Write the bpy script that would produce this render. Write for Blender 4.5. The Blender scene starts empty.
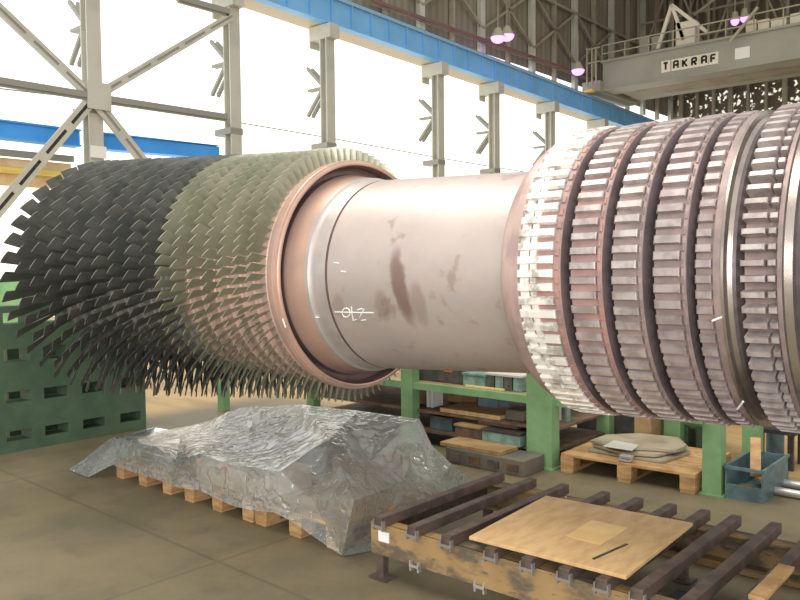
import bpy, math, random
from mathutils import Vector, Matrix
from mathutils.geometry import delaunay_2d_cdt
random.seed(7)
C = bpy.context.scene.collection
PI = math.pi

# ------------------------------------------------------------------ camera
F = 780.0
def nrm(v): return Vector(v).normalized()
ax = nrm((1, .028, -.871)); ay = Vector((650, -41, 780)).normalized(); ay = (ay - ax*ay.dot(ax)).normalized()
az = ax.cross(ay)
if az.y > 0: az = -az
EYE = Vector((0, 0, 1.62))
def c2w(c): return Vector((ax.dot(c), ay.dot(c), az.dot(c)))
def at(u, v, axis, val):
    """the world point on the plane axis = val seen at photo position (u, v)"""
    d = c2w(Vector(((u-400)/F, (v-300)/F, 1)))
    return EYE + d*((val-EYE[axis])/d[axis])
P0 = c2w(Vector((0, -.188, 5))*.92) + EYE
AY, AZ = P0.y, P0.z-.022                                    # the rotor's axis runs along X at (AY, AZ)
cam_d = bpy.data.cameras.new('camera'); cam = bpy.data.objects.new('camera', cam_d); C.objects.link(cam)
cam_d.sensor_width = 36; cam_d.lens = F/800*36; cam_d.clip_end = 400
rx, ry, rz = c2w(Vector((1,0,0))), c2w(Vector((0,-1,0))), c2w(Vector((0,0,-1)))
cam.matrix_world = Matrix(((rx.x,ry.x,rz.x,EYE.x),(rx.y,ry.y,rz.y,EYE.y),(rx.z,ry.z,rz.z,EYE.z),(0,0,0,1)))
bpy.context.scene.camera = cam

# ------------------------------------------------------------------ materials
def lin(c): return tuple(((x/255)/12.92 if x/255 <= .04045 else ((x/255+.055)/1.055)**2.4) for x in c) + (1,)
class NT:
    def __init__(s, name):
        s.m = bpy.data.materials.new(name); s.m.use_nodes = True; s.t = s.m.node_tree
        s.b = s.t.nodes['Principled BSDF']; s.o = s.t.nodes['Material Output']
    def n(s, typ, **kw):
        x = s.t.nodes.new(typ)
        for k, v in kw.items():
            if k.startswith('i_'):
                kk = k[2:]; x.inputs[int(kk) if kk.isdigit() else kk].default_value = v
            else: setattr(x, k, v)
        return x
    def l(s, a, b): s.t.links.new(a, b)
    def coord(s):
        if not hasattr(s, '_c'): s._c = s.n('ShaderNodeTexCoord').outputs['Object']
        return s._c
    def noise(s, scale, detail=4, rough=.6, stretch=None):
        n = s.n('ShaderNodeTexNoise', i_Scale=scale, i_Detail=detail, i_Roughness=rough)
        if stretch:
            mp = s.n('ShaderNodeMapping', i_Scale=stretch); s.l(s.coord(), mp.inputs[0]); s.l(mp.outputs[0], n.inputs['Vector'])
        else: s.l(s.coord(), n.inputs['Vector'])
        return n.outputs['Fac']
    def ramp(s, fac, lo, hi):
        r = s.n('ShaderNodeMapRange', interpolation_type='SMOOTHSTEP'); r.inputs[1].default_value = lo; r.inputs[2].default_value = hi
        s.l(fac, r.inputs[0]); return r.outputs[0]
    def mix(s, fac, a, b):
        x = s.n('ShaderNodeMix', data_type='RGBA')
        for sock, v in ((x.inputs[0], fac), (x.inputs[6], a), (x.inputs[7], b)):
            if hasattr(v, 'links'): s.l(v, sock)
            else: sock.default_value = v
        return x.outputs[2]
    def math(s, op, a, b=0.0):
        x = s.n('ShaderNodeMath', operation=op)
        for sock, v in ((x.inputs[0], a), (x.inputs[1], b)):
            if hasattr(v, 'links'): s.l(v, sock)
            else: sock.default_value = v
        return x.outputs[0]
    def bump(s, fac, strength, dist=.01):
        b = s.n('ShaderNodeBump', i_Strength=strength, i_Distance=dist); s.l(fac, b.inputs['Height']); s.l(b.outputs[0], s.b.inputs['Normal'])
def mat(name, col, col2=None, rough=.5, metal=0, scale=6, lo=.4, hi=.65, bump=0, bscale=40, stretch=None, spec=.5):
    t = NT(name)
    t.b.inputs['Roughness'].default_value = rough; t.b.inputs['Metallic'].default_value = metal
    t.b.inputs['Specular IOR Level'].default_value = spec
    if col2:
        c = t.mix(t.ramp(t.noise(scale, stretch=stretch), lo, hi), lin(col), lin(col2)); t.l(c, t.b.inputs['Base Color'])
    else: t.b.inputs['Base Color'].default_value = lin(col)
    if bump: t.bump(t.noise(bscale, 3), bump)
    return t.m
def emis(name, col, strength):
    t = NT(name); t.b.inputs['Base Color'].default_value = lin(col); t.b.inputs['Emission Color'].default_value = lin(col)
    t.b.inputs['Emission Strength'].default_value = strength; return t.m

M = {}
M['steel_drum'] = None
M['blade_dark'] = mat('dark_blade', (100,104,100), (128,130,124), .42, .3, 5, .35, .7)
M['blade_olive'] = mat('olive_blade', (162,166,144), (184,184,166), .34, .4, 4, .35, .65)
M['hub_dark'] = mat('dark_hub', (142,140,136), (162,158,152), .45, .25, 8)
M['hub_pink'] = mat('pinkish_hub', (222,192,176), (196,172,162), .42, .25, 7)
M['flange'] = mat('flange_steel', (204,170,152), (186,158,146), .36, .35, 3, .35, .65)
M['shoulder'] = mat('grey_shoulder_steel', (188,180,176), (172,164,160), .42, .4, 3)
M['collar'] = mat('grooved_collar_steel', (196,172,166), (172,150,146), .42, .3, 6)
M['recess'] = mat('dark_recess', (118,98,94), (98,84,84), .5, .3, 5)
M['disc'] = mat('mauve_disc', (164,144,140), (138,124,122), .45, .25, 9, .35, .65, .1, 60)
M['disc_red'] = mat('reddish_disc', (180,144,136), (148,126,124), .45, .2, 7, .35, .65, .1, 60)
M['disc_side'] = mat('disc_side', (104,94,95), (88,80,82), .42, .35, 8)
M['land'] = mat('bare_steel_land', (204,196,193), (170,158,156), .40, .45, 14, .35, .65)
M['land_white'] = mat('whitened_land', (248,246,240), (186,180,172), .35, .25, 16, .48, .66)
M['land_dull'] = mat('mauve_steel_land', (186,174,173), (156,144,144), .42, .4, 14, .35, .65)
M['ridge'] = mat('polished_ridge', (186,176,168), (150,142,136), .25, .85, 4)
M['dark'] = mat('dark_metal', (52,50,48), (74,68,62), .6, .3, 10)
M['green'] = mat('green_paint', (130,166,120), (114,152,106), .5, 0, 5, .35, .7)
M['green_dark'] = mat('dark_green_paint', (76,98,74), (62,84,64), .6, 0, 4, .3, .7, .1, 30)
M['green_light'] = mat('light_green_paint', (150,200,140), (120,170,120), .5, 0, 3)
M['wood'] = mat('pallet_wood', (190,154,106), (156,120,80), .75, 0, 7, .35, .7, .15, 30, (1,1,4))
M['ply'] = mat('plywood', (206,174,126), (186,150,104), .65, 0, 5, .35, .7, 0, 30, (3,1,1))
M['ply_pale'] = mat('pale_ply_patch', (228,196,136), (216,182,122), .6, 0, 5)
M['rail'] = mat('brown_steel_rail', (104,88,80), (82,70,64), .55, .3, 12)
M['zinc'] = mat('bright_zinc', (206,204,200), None, .35, .7)
M['clip'] = mat('grey_clip', (150,148,142), None, .45, .5)
M['white'] = mat('white_label', (240,240,236), None, .6)
M['paper'] = mat('grey_paper', (196,192,184), None, .8)
M['carton'] = mat('grey_carton', (196,184,160), (176,166,146), .8, 0, 5)
M['red_tape'] = mat('red_tape', (206,110,96), None, .5)
M['black_box'] = mat('dark_grey_box', (70,70,70), (92,88,84), .6, .1, 8)
M['orange'] = mat('orange_patch', (196,106,62), None, .6)
M['tool_steel'] = mat('tool_steel', (120,118,110), (86,84,80), .45, .5, 10)
M['rusty'] = mat('rusty_steel', (124,98,76), (90,76,66), .7, .2, 9)
M['tan'] = mat('tan_board', (166,138,98), (140,112,76), .75, 0, 6)
M['teal_glass'] = mat('teal_case', (134,164,150), (104,132,124), .4, 0, 9)
M['crate_teal'] = mat('teal_crate', (104,132,136), (78,98,102), .5, .2, 8, .3, .7)
M['blue'] = mat('blue_girder_paint', (126,190,240), (116,180,232), .5, 0, .4)
M['blue_pale'] = mat('pale_blue_flange', (142,184,216), None, .5)
M['blue_band'] = mat('blue_band_paint', (62,160,246), (72,168,250), .5, 0, 1)
M['col'] = mat('grey_column_paint', (200,200,188), (188,188,176), .6, 0, .8)
M['col_side'] = mat('grey_column_web', (150,150,142), None, .6)
M['soffit'] = mat('pale_soffit', (196,186,164), None, .7)
M['crane'] = mat('crane_grey_paint', (168,168,154), (156,156,142), .6, 0, .25)
M['crane_rail'] = mat('crane_railing_paint', (176,170,144), None, .6)
M['cream'] = mat('cream_cabinet', (238,232,210), None, .6)
M['truss'] = mat('roof_truss_paint', (164,156,138), (144,136,120), .7, 0, .5)
M['letter'] = mat('letter_black', (40,38,34), None, .7)
M['pale_board'] = mat('pale_wall_board', (240,216,176), (226,196,150), .7, 0, 1.5)
M['yellow'] = mat('yellow_pipe', (240,214,120), None, .5)
M['rail_brown'] = mat('brown_rail', (130,98,88), None, .6)
M['lamp'] = emis('lamp_glow', (214,120,255), 3.2)
M['chalk'] = mat('white_chalk', (246,246,244), None, .9)
M['machine'] = mat('grey_machine', (96,94,88), (120,112,98), .6, .1, 3)

# the drum: brushed steel with a brown oil streak and faint marks
t = NT('drum_steel'); t.b.inputs['Metallic'].default_value = .35; t.b.inputs['Roughness'].default_value = .44
base = t.mix(t.ramp(t.noise(2.2, 5), .35, .68), lin((196,184,178)), lin((182,172,168)))
blot = t.ramp(t.noise(7, 3), .60, .72)
base = t.mix(t.math('MULTIPLY', blot, .55), base, lin((150,126,114)))
sp = t.n('ShaderNodeSeparateXYZ'); t.l(t.coord(), sp.inputs[0])
wob = t.math('MULTIPLY', t.math('SUBTRACT', t.noise(14, 2), .5), .05)
def ell(cx, cz, rx_, rz_, slant):
    dx = t.math('ADD', t.math('SUBTRACT', sp.outputs[0], cx), wob)
    dz = t.math('SUBTRACT', sp.outputs[2], cz)
    dx = t.math('ADD', dx, t.math('MULTIPLY', dz, slant))
    q = t.math('ADD', t.math('POWER', t.math('DIVIDE', dx, rx_), 2.0), t.math('POWER', t.math('DIVIDE', dz, rz_), 2.0))
    front = t.math('LESS_THAN', sp.outputs[1], 0)
    return t.math('MULTIPLY', t.ramp(q, 1.5, .3), front)
def local_on_drum(u, v, r): 
    d = c2w(Vector(((u-400)/F, (v-300)/F, 1)))
    oy, oz = EYE.y-AY, EYE.z-AZ
    a = d.y*d.y+d.z*d.z; b = oy*d.y+oz*d.z; c = oy*oy+oz*oz-r*r
    s = (-b-math.sqrt(max(b*b-a*c, 0)))/a
    return EYE+d*s
st = local_on_drum(401, 288, .525)
for (u, v, rx_, rz_, sl, k) in ((403, 288, .05, .19, .15, .75), (421, 305, .05, .11, .0, .35), (386, 306, .05, .08, 0, .35), (345, 306, .05, .07, 0, .3)):
    q = local_on_drum(u, v, .525)
    base = t.mix(t.math('MULTIPLY', ell(q.x-P0.x, q.z, rx_, rz_, sl), k), base, lin((118,88,76)))
t.l(base, t.b.inputs['Base Color'])
M['steel_drum'] = t.m

# floor: brown-grey worn concrete, ochre beyond the working area, stained
t = NT('workshop_floor'); t.b.inputs['Roughness'].default_value = .55
sp = t.n('ShaderNodeSeparateXYZ'); t.l(t.coord(), sp.inputs[0])
n1 = t.noise(.9, 6, .65); n2 = t.noise(4.5, 5, .6); n3 = t.noise(30, 3)
c = t.mix(t.ramp(n1, .36, .64), lin((120,109,84)), lin((100,94,73)))
c = t.mix(t.math('MULTIPLY', t.ramp(n2, .5, .75), .5), c, lin((84,75,60)))
far = t.math('MAXIMUM', t.ramp(t.math('ADD', sp.outputs[1], t.math('MULTIPLY', n1, .6)), 6.3, 6.9), t.ramp(t.math('ADD', sp.outputs[0], t.math('MULTIPLY', n1, .3)), -7.2, -7.9))
ochre = t.mix(t.ramp(t.noise(1.6, 4, .6, (.35, 1.4, 1)), .4, .68), lin((176,148,98)), lin((146,118,76)))
c = t.mix(far, c, ochre)
bk = t.n('ShaderNodeTexBrick', i_Scale=1.0); bk.offset = .0
bk.inputs['Mortar Size'].default_value = .012; bk.inputs['Brick Width'].default_value = 2.6; bk.inputs['Row Height'].default_value = 1.9
mp = t.n('ShaderNodeMapping'); mp.inputs['Rotation'].default_value = (0,0,.02); mp.inputs['Location'].default_value = (1.0, -.55, 0)
t.l(t.coord(), mp.inputs[0]); t.l(mp.outputs[0], bk.inputs['Vector'])
c = t.mix(t.math('MULTIPLY', bk.outputs['Fac'], .4), c, lin((76,68,54)))
t.l(c, t.b.inputs['Base Color']); t.bump(n3, .06)
M['floor'] = t.m

# daylight glazing of the side wall: translucent sheets lit from outside, faint stains
t = NT('daylit_glazing')
c = t.mix(t.ramp(t.noise(.25, 3, .5, (1,1,2.5)), .5, .8), lin((255,254,250)), lin((255,246,226)))
t.l(c, t.b.inputs['Emission Color']); t.b.inputs['Base Color'].default_value = lin((250,248,240)); t.b.inputs['Emission Strength'].default_value = 1.0
M['glazing'] = t.m
t = NT('upper_cladding'); t.b.inputs['Roughness'].default_value = .8
c = t.mix(t.ramp(t.noise(.5, 4, .6, (1,1,.15)), .35, .7), lin((150,142,124)), lin((126,118,102)))
wv = t.n('ShaderNodeTexWave', i_Scale=1.1, i_Distortion=.4); wv.bands_direction = 'DIAGONAL'
mp = t.n('ShaderNodeMapping', i_Scale=(1,1,0)); t.l(t.coord(), mp.inputs[0]); t.l(mp.outputs[0], wv.inputs[0])
c = t.mix(t.math('MULTIPLY', wv.outputs['Fac'], .5), c, lin((112,104,92)))
t.l(c, t.b.inputs['Base Color']); M['cladding'] = t.m
# far glazing: dirty panes, only some of them letting daylight through
t = NT('patchy_far_glazing')
vo = t.n('ShaderNodeTexVoronoi', i_Scale=2.6, feature='F1', distance='CHEBYCHEV'); nv = t.n('ShaderNodeTexNoise', i_Scale=2.2, i_Detail=4.0); t.l(t.coord(), nv.inputs['Vector'])
vav = t.n('ShaderNodeVectorMath', operation='ADD'); t.l(t.coord(), vav.inputs[0]); t.l(nv.outputs['Color'], vav.inputs[1]); t.l(vav.outputs[0], vo.inputs['Vector'])
sc_ = t.n('ShaderNodeSeparateColor'); t.l(vo.outputs['Color'], sc_.inputs[0])
lit = t.math('MULTIPLY', t.math('GREATER_THAN', sc_.outputs[0], .5), t.ramp(vo.outputs['Distance'], .42, .2))
t.b.inputs['Base Color'].default_value = lin((110,102,84)); t.b.inputs['Emission Color'].default_value = lin((250,246,226))
t.l(t.math('MULTIPLY', lit, .9), t.b.inputs['Emission Strength']); M['patchy'] = t.m
# yellow-brown stained channel of the frame
t = NT('rusty_yellow_channel'); t.b.inputs['Roughness'].default_value = .65
c = t.mix(t.ramp(t.noise(5, 5, .6, (1,1,2.2)), .42, .62), lin((156,128,86)), lin((96,86,72)))
c = t.mix(t.ramp(t.noise(9, 3, .6, (1,1,3)), .62, .7), c, lin((80,78,78)))
t.l(c, t.b.inputs['Base Color']); M['channel'] = t.m
# clear polythene film
t = NT('polythene_film')
tr = t.n('ShaderNodeBsdfTransparent'); tr.inputs[0].default_value = (.94,.95,.94,1)
df = t.n('ShaderNodeBsdfDiffuse'); df.inputs[0].default_value = lin((196,202,198))
tl = t.n('ShaderNodeBsdfTranslucent'); tl.inputs[0].default_value = lin((196,202,198))
gl = t.n('ShaderNodeBsdfGlossy', i_Roughness=.16); gl.inputs[0].default_value = (.95,.95,.95,1)
lw = t.n('ShaderNodeLayerWeight', i_Blend=.35)
haze = t.math('ADD', t.math('MULTIPLY', t.ramp(t.noise(4, 5, .65), .35, .7), .22), t.math('ADD', t.math('MULTIPLY', lw.outputs['Facing'], .40), .15))
md = t.n('ShaderNodeMixShader'); md.inputs[0].default_value = .35; t.l(df.outputs[0], md.inputs[1]); t.l(tl.outputs[0], md.inputs[2])
m1 = t.n('ShaderNodeMixShader'); m2 = t.n('ShaderNodeMixShader')
t.l(haze, m1.inputs[0]); t.l(tr.outputs[0], m1.inputs[1]); t.l(md.outputs[0], m1.inputs[2])
fr = t.n('ShaderNodeFresnel', i_IOR=1.5); t.l(t.math('ADD', t.math('MULTIPLY', fr.outputs[0], .8), .06), m2.inputs[0])
t.l(m1.outputs[0], m2.inputs[1]); t.l(gl.outputs[0], m2.inputs[2])
vc = t.n('ShaderNodeTexVoronoi', i_Scale=3.2, feature='DISTANCE_TO_EDGE'); mpv = t.n('ShaderNodeMapping', i_Scale=(.6,1.3,1)); nz_ = t.n('ShaderNodeTexNoise', i_Scale=5.0)
t.l(t.coord(), mpv.inputs[0])
va = t.n('ShaderNodeVectorMath', operation='ADD'); t.l(mpv.outputs[0], va.inputs[0]); t.l(nz_.outputs['Color'], va.inputs[1]); t.l(t.coord(), nz_.inputs['Vector']); t.l(va.outputs[0], vc.inputs['Vector'])
hgt = t.math('ADD', t.math('MULTIPLY', t.ramp(vc.outputs['Distance'], 0, .12), .22), t.noise(3.2, 4, .5))
bp = t.n('ShaderNodeBump', i_Strength=.6, i_Distance=.04); t.l(hgt, bp.inputs['Height']); t.l(bp.outputs[0], gl.inputs['Normal']); t.l(bp.outputs[0], df.inputs['Normal']); t.l(bp.outputs[0], lw.inputs['Normal']); t.l(bp.outputs[0], fr.inputs['Normal'])
t.l(m2.outputs[0], t.o.inputs['Surface']); M['film'] = t.m

# ------------------------------------------------------------------ mesh helpers
class MB:
    def __init__(s): s.v = []; s.f = []; s.mi = []
    def add(s, vs, fs, mi=0):
        o = len(s.v); s.v += [Vector(p) for p in vs]; s.f += [tuple(o+i for i in f) for f in fs]; s.mi += [mi]*len(fs); return s
    def box(s, lo, hi, mi=0, mtx=None):
        x0,y0,z0 = lo; x1,y1,z1 = hi
        vs = [Vector(p) for p in ((x0,y0,z0),(x1,y0,z0),(x1,y1,z0),(x0,y1,z0),(x0,y0,z1),(x1,y0,z1),(x1,y1,z1),(x0,y1,z1))]
        if mtx: vs = [mtx @ p for p in vs]
        return s.add(vs, [(3,2,1,0),(4,5,6,7),(0,1,5,4),(1,2,6,5),(2,3,7,6),(3,0,4,7)], mi)
    def bar(s, a, b, w, h, up=(0,0,1), mi=0):
        a, b = Vector(a), Vector(b); d = (b-a).normalized(); u = Vector(up)
        if abs(d.dot(u)) > .98: u = Vector((1,0,0))
        sd = d.cross(u).normalized(); uu = sd.cross(d).normalized()
        vs = []
        for p in (a, b):
            for i, j in ((-1,-1),(1,-1),(1,1),(-1,1)): vs.append(p+sd*(i*w/2)+uu*(j*h/2))
        return s.add(vs, [(0,1,2,3),(7,6,5,4),(0,4,5,1),(1,5,6,2),(2,6,7,3),(3,7,4,0)], mi)
    def tube(s, pts, r, n=8, mi=0, closed=False):
        pts = [Vector(p) for p in pts]; rings = []
        for i, p in enumerate(pts):
            d = ((pts[min(i+1,len(pts)-1)]-pts[max(i-1,0)])).normalized()
            u = Vector((0,0,1)) if abs(d.z) < .9 else Vector((1,0,0))
            a = d.cross(u).normalized(); b = d.cross(a)
            rings.append([p+a*(r*math.cos(2*PI*k/n))+b*(r*math.sin(2*PI*k/n)) for k in range(n)])
        vs = [q for rr in rings for q in rr]; fs = []
        for i in range(len(rings)-1):
            for k in range(n): fs.append((i*n+k, i*n+(k+1)%n, (i+1)*n+(k+1)%n, (i+1)*n+k))
        fs.append(tuple(range(n-1,-1,-1))); fs.append(tuple((len(rings)-1)*n+k for k in range(n)))
        return s.add(vs, fs, mi)
    def lathe(s, prof, n=160, cy=None, cz=None, mis=None, closed=True):
        """profile of (X, radius) turned about the rotor's axis"""
        cy = AY if cy is None else cy; cz = AZ if cz is None else cz
        vs = []; 
        for (x, r) in prof:
            for k in range(n): a = 2*PI*k/n; vs.append((x, cy+r*math.cos(a), cz+r*math.sin(a)))
        np_ = len(prof); o = len(s.v); s.v += [Vector(p) for p in vs]
        for i in range(np_ if closed else np_-1):
            j = (i+1) % np_
            for k in range(n):
                s.f.append((o+i*n+k, o+i*n+(k+1)%n, o+j*n+(k+1)%n, o+j*n+k)); s.mi.append(mis[i] if mis else 0)
        return s
    def cyl(s, c, r, h, n=32, axis=2, mi=0, r2=None):
        c = Vector(c); r2 = r if r2 is None else r2; vs = []
        for (hh, rr) in ((0, r), (h, r2)):
            for k in range(n):
                a = 2*PI*k/n; p = [0,0,0]; p[axis] = hh; p[(axis+1)%3] = rr*math.cos(a); p[(axis+2)%3] = rr*math.sin(a); vs.append(c+Vector(p))
        fs = [(k,(k+1)%n,n+(k+1)%n,n+k) for k in range(n)]+[tuple(range(n-1,-1,-1)), tuple(range(n,2*n))]
        return s.add(vs, fs, mi)
    def prism(s, poly, axis, a, b, mi=0):
        """closed outline (2-D) pulled along axis from a to b"""
        n = len(poly); vs = []
        for h in (a, b):
            for (p, q) in poly:
                w = [0,0,0]; w[axis] = h; w[(axis+1)%3] = p; w[(axis+2)%3] = q; vs.append(w)
        return s.add(vs, [(k,(k+1)%n,n+(k+1)%n,n+k) for k in range(n)]+[tuple(range(n-1,-1,-1)), tuple(range(n,2*n))], mi)
    def build(s, name, mats, parent=None, smooth=None, bevel=0, kind=None):
        me = bpy.data.meshes.new(name); off = Vector((0,0,0))
        if parent is not None: off = Vector(parent['_o'])
        me.from_pydata([p-off for p in s.v], [], s.f)
        if not isinstance(mats, (list, tuple)): mats = [mats]
        for m in mats: me.materials.append(m)
        if len(mats) > 1: me.polygons.foreach_set('material_index', s.mi)
        me.update()
        import bmesh
        bm = bmesh.new(); bm.from_mesh(me); bmesh.ops.recalc_face_normals(bm, faces=bm.faces); bm.to_mesh(me); bm.free()
        if smooth is not None:
            me.polygons.foreach_set('use_smooth', [True]*len(me.polygons)); me.set_sharp_from_angle(angle=math.radians(smooth))
        o = bpy.data.objects.new(name, me); C.objects.link(o)
        if parent is not None: o.parent = parent; o['_o'] = list(off)
        else: o['_o'] = [0,0,0]
        if bevel:
            b = o.modifiers.new('edge', 'BEVEL'); b.width = bevel; b.segments = 2; b.limit_method = 'ANGLE'
        if kind: o['kind'] = kind
        return o
def tag(o, label=None, cat=None, group=None, kind=None):
    if label: o['label'] = label
    if cat: o['category'] = cat
    if group: o['group'] = group
    if kind: o['kind'] = kind
    return o
def empty(name, loc, label=None, cat=None, group=None, kind=None):
    o = bpy.data.objects.new(name, None); C.objects.link(o); o.location = loc; o['_o'] = list(loc); o.empty_display_size = .1
    return tag(o, label, cat, group, kind)
kids = {}
def copy_thing(root, loc, rz=0, label=None):
    r = root.copy(); C.objects.link(r); r.location = loc; r.rotation_euler = (0,0,rz)
    if label: r['label'] = label
    for ch in root.children:
        c = ch.copy(); C.objects.link(c); c.parent = r
        for g in ch.children:
            d = g.copy(); C.objects.link(d); d.parent = c
    return r

# ------------------------------------------------------------------ setting
WX = -26.5                                             # the daylit side wall, square to the rotor
YF = 66.0                                              # far end wall
b = MB(); b.box((-40,-14,-.2),(16,70,0)); b.build('floor', M['floor'], kind='structure')
b = MB(); b.box((WX-.2,-10,0),(WX,YF,13.95)); b.build('wall_left', M['glazing'], kind='structure')
b = MB(); b.box((WX-.2,-10,13.95),(WX,YF,25)); b.build('wall_left_upper', M['cladding'], kind='structure')
b = MB(); b.box((WX,YF,0),(16,YF+.3,25)); b.build('wall_far', M['cladding'], kind='structure')
b = MB(); b.box((WX,40,25),(16,YF,25.2)); b.build('ceiling', M['truss'], kind='structure')
b = MB(); b.box((WX+.5,YF-.12,9.5),(14,YF-.02,15.6)); b.build('window_1', M['patchy'], kind='structure')

# far end wall: mullion posts and lattice (dense steelwork)
for i in range(29):
    x = WX+.9+i*1.35; b = MB(); w = .34 if i % 3 == 0 else .2
    b.box((x-w/2,YF-.6,0),(x+w/2,YF-.25,25)); tag(b.build('wall_post', M['truss']), kind='structure')
k = 0
for y, zb, zt in ((58.5,16.6,23.5),(63.5,16.0,23.5)):
    b = MB(); x0, x1 = WX+.3, 14
    b.bar((x0,y,zb),(x1,y,zb),.25,.25); b.bar((x0,y,zt),(x1,y,zt),.25,.25); b.bar((x0,y,(zb+zt)/2),(x1,y,(zb+zt)/2),.14,.14)
    n = 15; st_ = (x1-x0)/n
    for i in range(n):
        xa = x0+i*st_
        b.bar((xa,y,zb),(xa,y,zt),.16,.16)
        if i % 2 == 0: b.bar((xa,y,zb),(xa+st_,y,zt),.13,.13)
        else: b.bar((xa,y,zt),(xa+st_,y,zb),.13,.13)
        b.bar((xa+st_/2,y,zb),(xa+st_/2,y,zt),.09,.09)
    tag(b.build('roof_truss', M['truss']), kind='structure')
# upper side wall: posts, ties and lattice above the runway
for i, y in enumerate([26.5+i*2.75 for i in range(15)]):
    b = MB(); w = .42 if i % 2 == 0 else .16
    b.box((WX+.06,y-w/2,13.3),(WX+.36,y+w/2,25)); tag(b.build('upper_wall_post', M['col'] if i % 2 == 0 else M['truss']), kind='structure')
b = MB()
for i in range(8):
    ya = 26.5+i*5.5
    b.bar((WX+.3,ya,15.2),(WX+.3,ya+5.5,18.6),.14,.14); b.bar((WX+.3,ya,18.6),(WX+.3,ya+5.5,15.2),.14,.14)
    b.bar((WX+.3,ya,18.6),(WX+.3,ya+5.5,18.6),.16,.16)
tag(b.build('upper_wall_bracing', M['truss']), kind='structure')
# brown rail along the top of the white strip
b = MB(); b.bar(at(372,.5,0,WX+.55), at(606,83,0,WX+.55), .16, .16)
b.bar(at(372,4,0,WX+.55), at(606,86,0,WX+.55), .06, .05); tag(b.build('trim_rail', M['rail_brown']), kind='structure')

# ------------------------------------------------------------------ crane columns
GX = -25.1
ga_t, gb_t = at(345,.5,0,GX), at(650,119.5,0,GX)
ga_b, gb_b = at(315,18.5,0,GX), at(580,111,0,GX)
def lerp_z(a, b, y): return a.z+(b.z-a.z)*(y-a.y)/(b.y-a.y)
gtop = lambda y: lerp_z(ga_t, gb_t, y)
gbot = lambda y: lerp_z(ga_b, gb_b, y)
col_us = [(93,0),(233,0),(328,22),(438,58),(494,78),(550,96),(600,112)]
desc = ['carrying the wall bracing gusset plate, seen above the dark blades', 'second from the left, with a bar running to the gusset',
        'above the olive blades, third along the blue girder', 'rising behind the bare drum, fourth along the blue girder',
        'behind the right half of the drum, fifth along the blue girder', 'just left of the whitened disc ring, sixth along the blue girder',
        'mostly hidden behind the first disc ring, last under the blue girder']
CX = -25.35
col_y = []
for i, (u, v) in enumerate(col_us):
    y = at(u, 120, 0, CX).y; col_y.append(y); zt = gbot(y)-.02
    w = .5
    e = empty('crane_column', (CX, y, 0), 'grey steel crane column '+desc[i], 'column', 'crane columns along the daylit wall', 'structure')
    s_ = MB(); s_.box((CX-.22,y-w/2,0),(CX-.16,y+w/2,zt)); s_.box((CX+.16,y-w/2,0),(CX+.22,y+w/2,zt)); s_.box((CX-.16,y-.03,0),(CX+.16,y+.03,zt)); 
    s_.build('column_shaft', M['col'], e)
    h = MB(); h.box((CX-.85,y-.28,zt-.62),(CX+.5,y+.28,zt)); h.prism([(y-.28,zt-.62),(y-.28,zt-.9),(y+.28,zt-.9),(y+.28,zt-.62)],0,CX-.85,CX-.78); h.build('head_bracket', M['col'], e)
    for j, zc in enumerate((zt-2.7,)):
        for dy in (-.14, .14):
            l_ = MB(); l_.bar((CX-.2,y+dy,zc+.12),(WX,y+dy,zc+1.0),.13,.13); l_.build('lacing_bar', M['col_side'], e)
            l_ = MB(); l_.bar((CX-.2,y+dy,zc-.12),(WX,y+dy,zc-1.15),.13,.13); l_.build('lacing_bar', M['col_side'], e)
        l_ = MB(); l_.bar((CX-.2,y,zc),(WX,y,zc),.3,.1); l_.build('lacing_bar', M['col_side'], e)
    l_ = MB(); l_.box((CX-.8,y-.3,6.85),(CX+.23,y+.3,7.1)); l_.build('tie_bracket', M['col_side'], e)
# blue crane runway girder
e = empty('runway_girder', (GX, 22, ga_b.z), 'long blue crane runway girder with web stiffeners along the daylit wall', 'girder')
y0, y1 = 16.0, 64.0
def strip(x0, x1, za, zb, name, m):
    """a long strip between heights za(y)..zb(y)"""
    b = MB(); vs = []
    for y in (y0, y1):
        for x, z in ((x0,za(y)),(x1,za(y)),(x1,zb(y)),(x0,zb(y))): vs.append((x,y,z))
    b.add(vs, [(0,1,2,3),(7,6,5,4),(0,4,5,1),(1,5,6,2),(2,6,7,3),(3,7,4,0)]); return b.build(name, m, e)
strip(GX-.06, GX, lambda y: gbot(y)+.05, lambda y: gtop(y)-.16, 'web', M['blue'])
strip(GX-.32, GX+.12, lambda y: gtop(y)-.16, gtop, 'top_flange', M['blue_pale'])
strip(GX-.32, GX+.12, gbot, lambda y: gbot(y)+.06, 'bottom_flange', M['blue'])
strip(WX+.05, GX-.33, lambda y: gbot(y)+.02, lambda y: gbot(y)+.08, 'soffit_plate', M['soffit'])
strip(GX-.12, GX-.02, gtop, lambda y: gtop(y)+.09, 'crane_rail', M['dark'])
for i in range(36):
    y = 18+i*1.27
    b = MB(); b.box((GX,y-.03,gbot(y)+.06),(GX+.1,y+.03,gtop(y)-.16)); b.build('stiffener', M['blue'], e)
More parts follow.
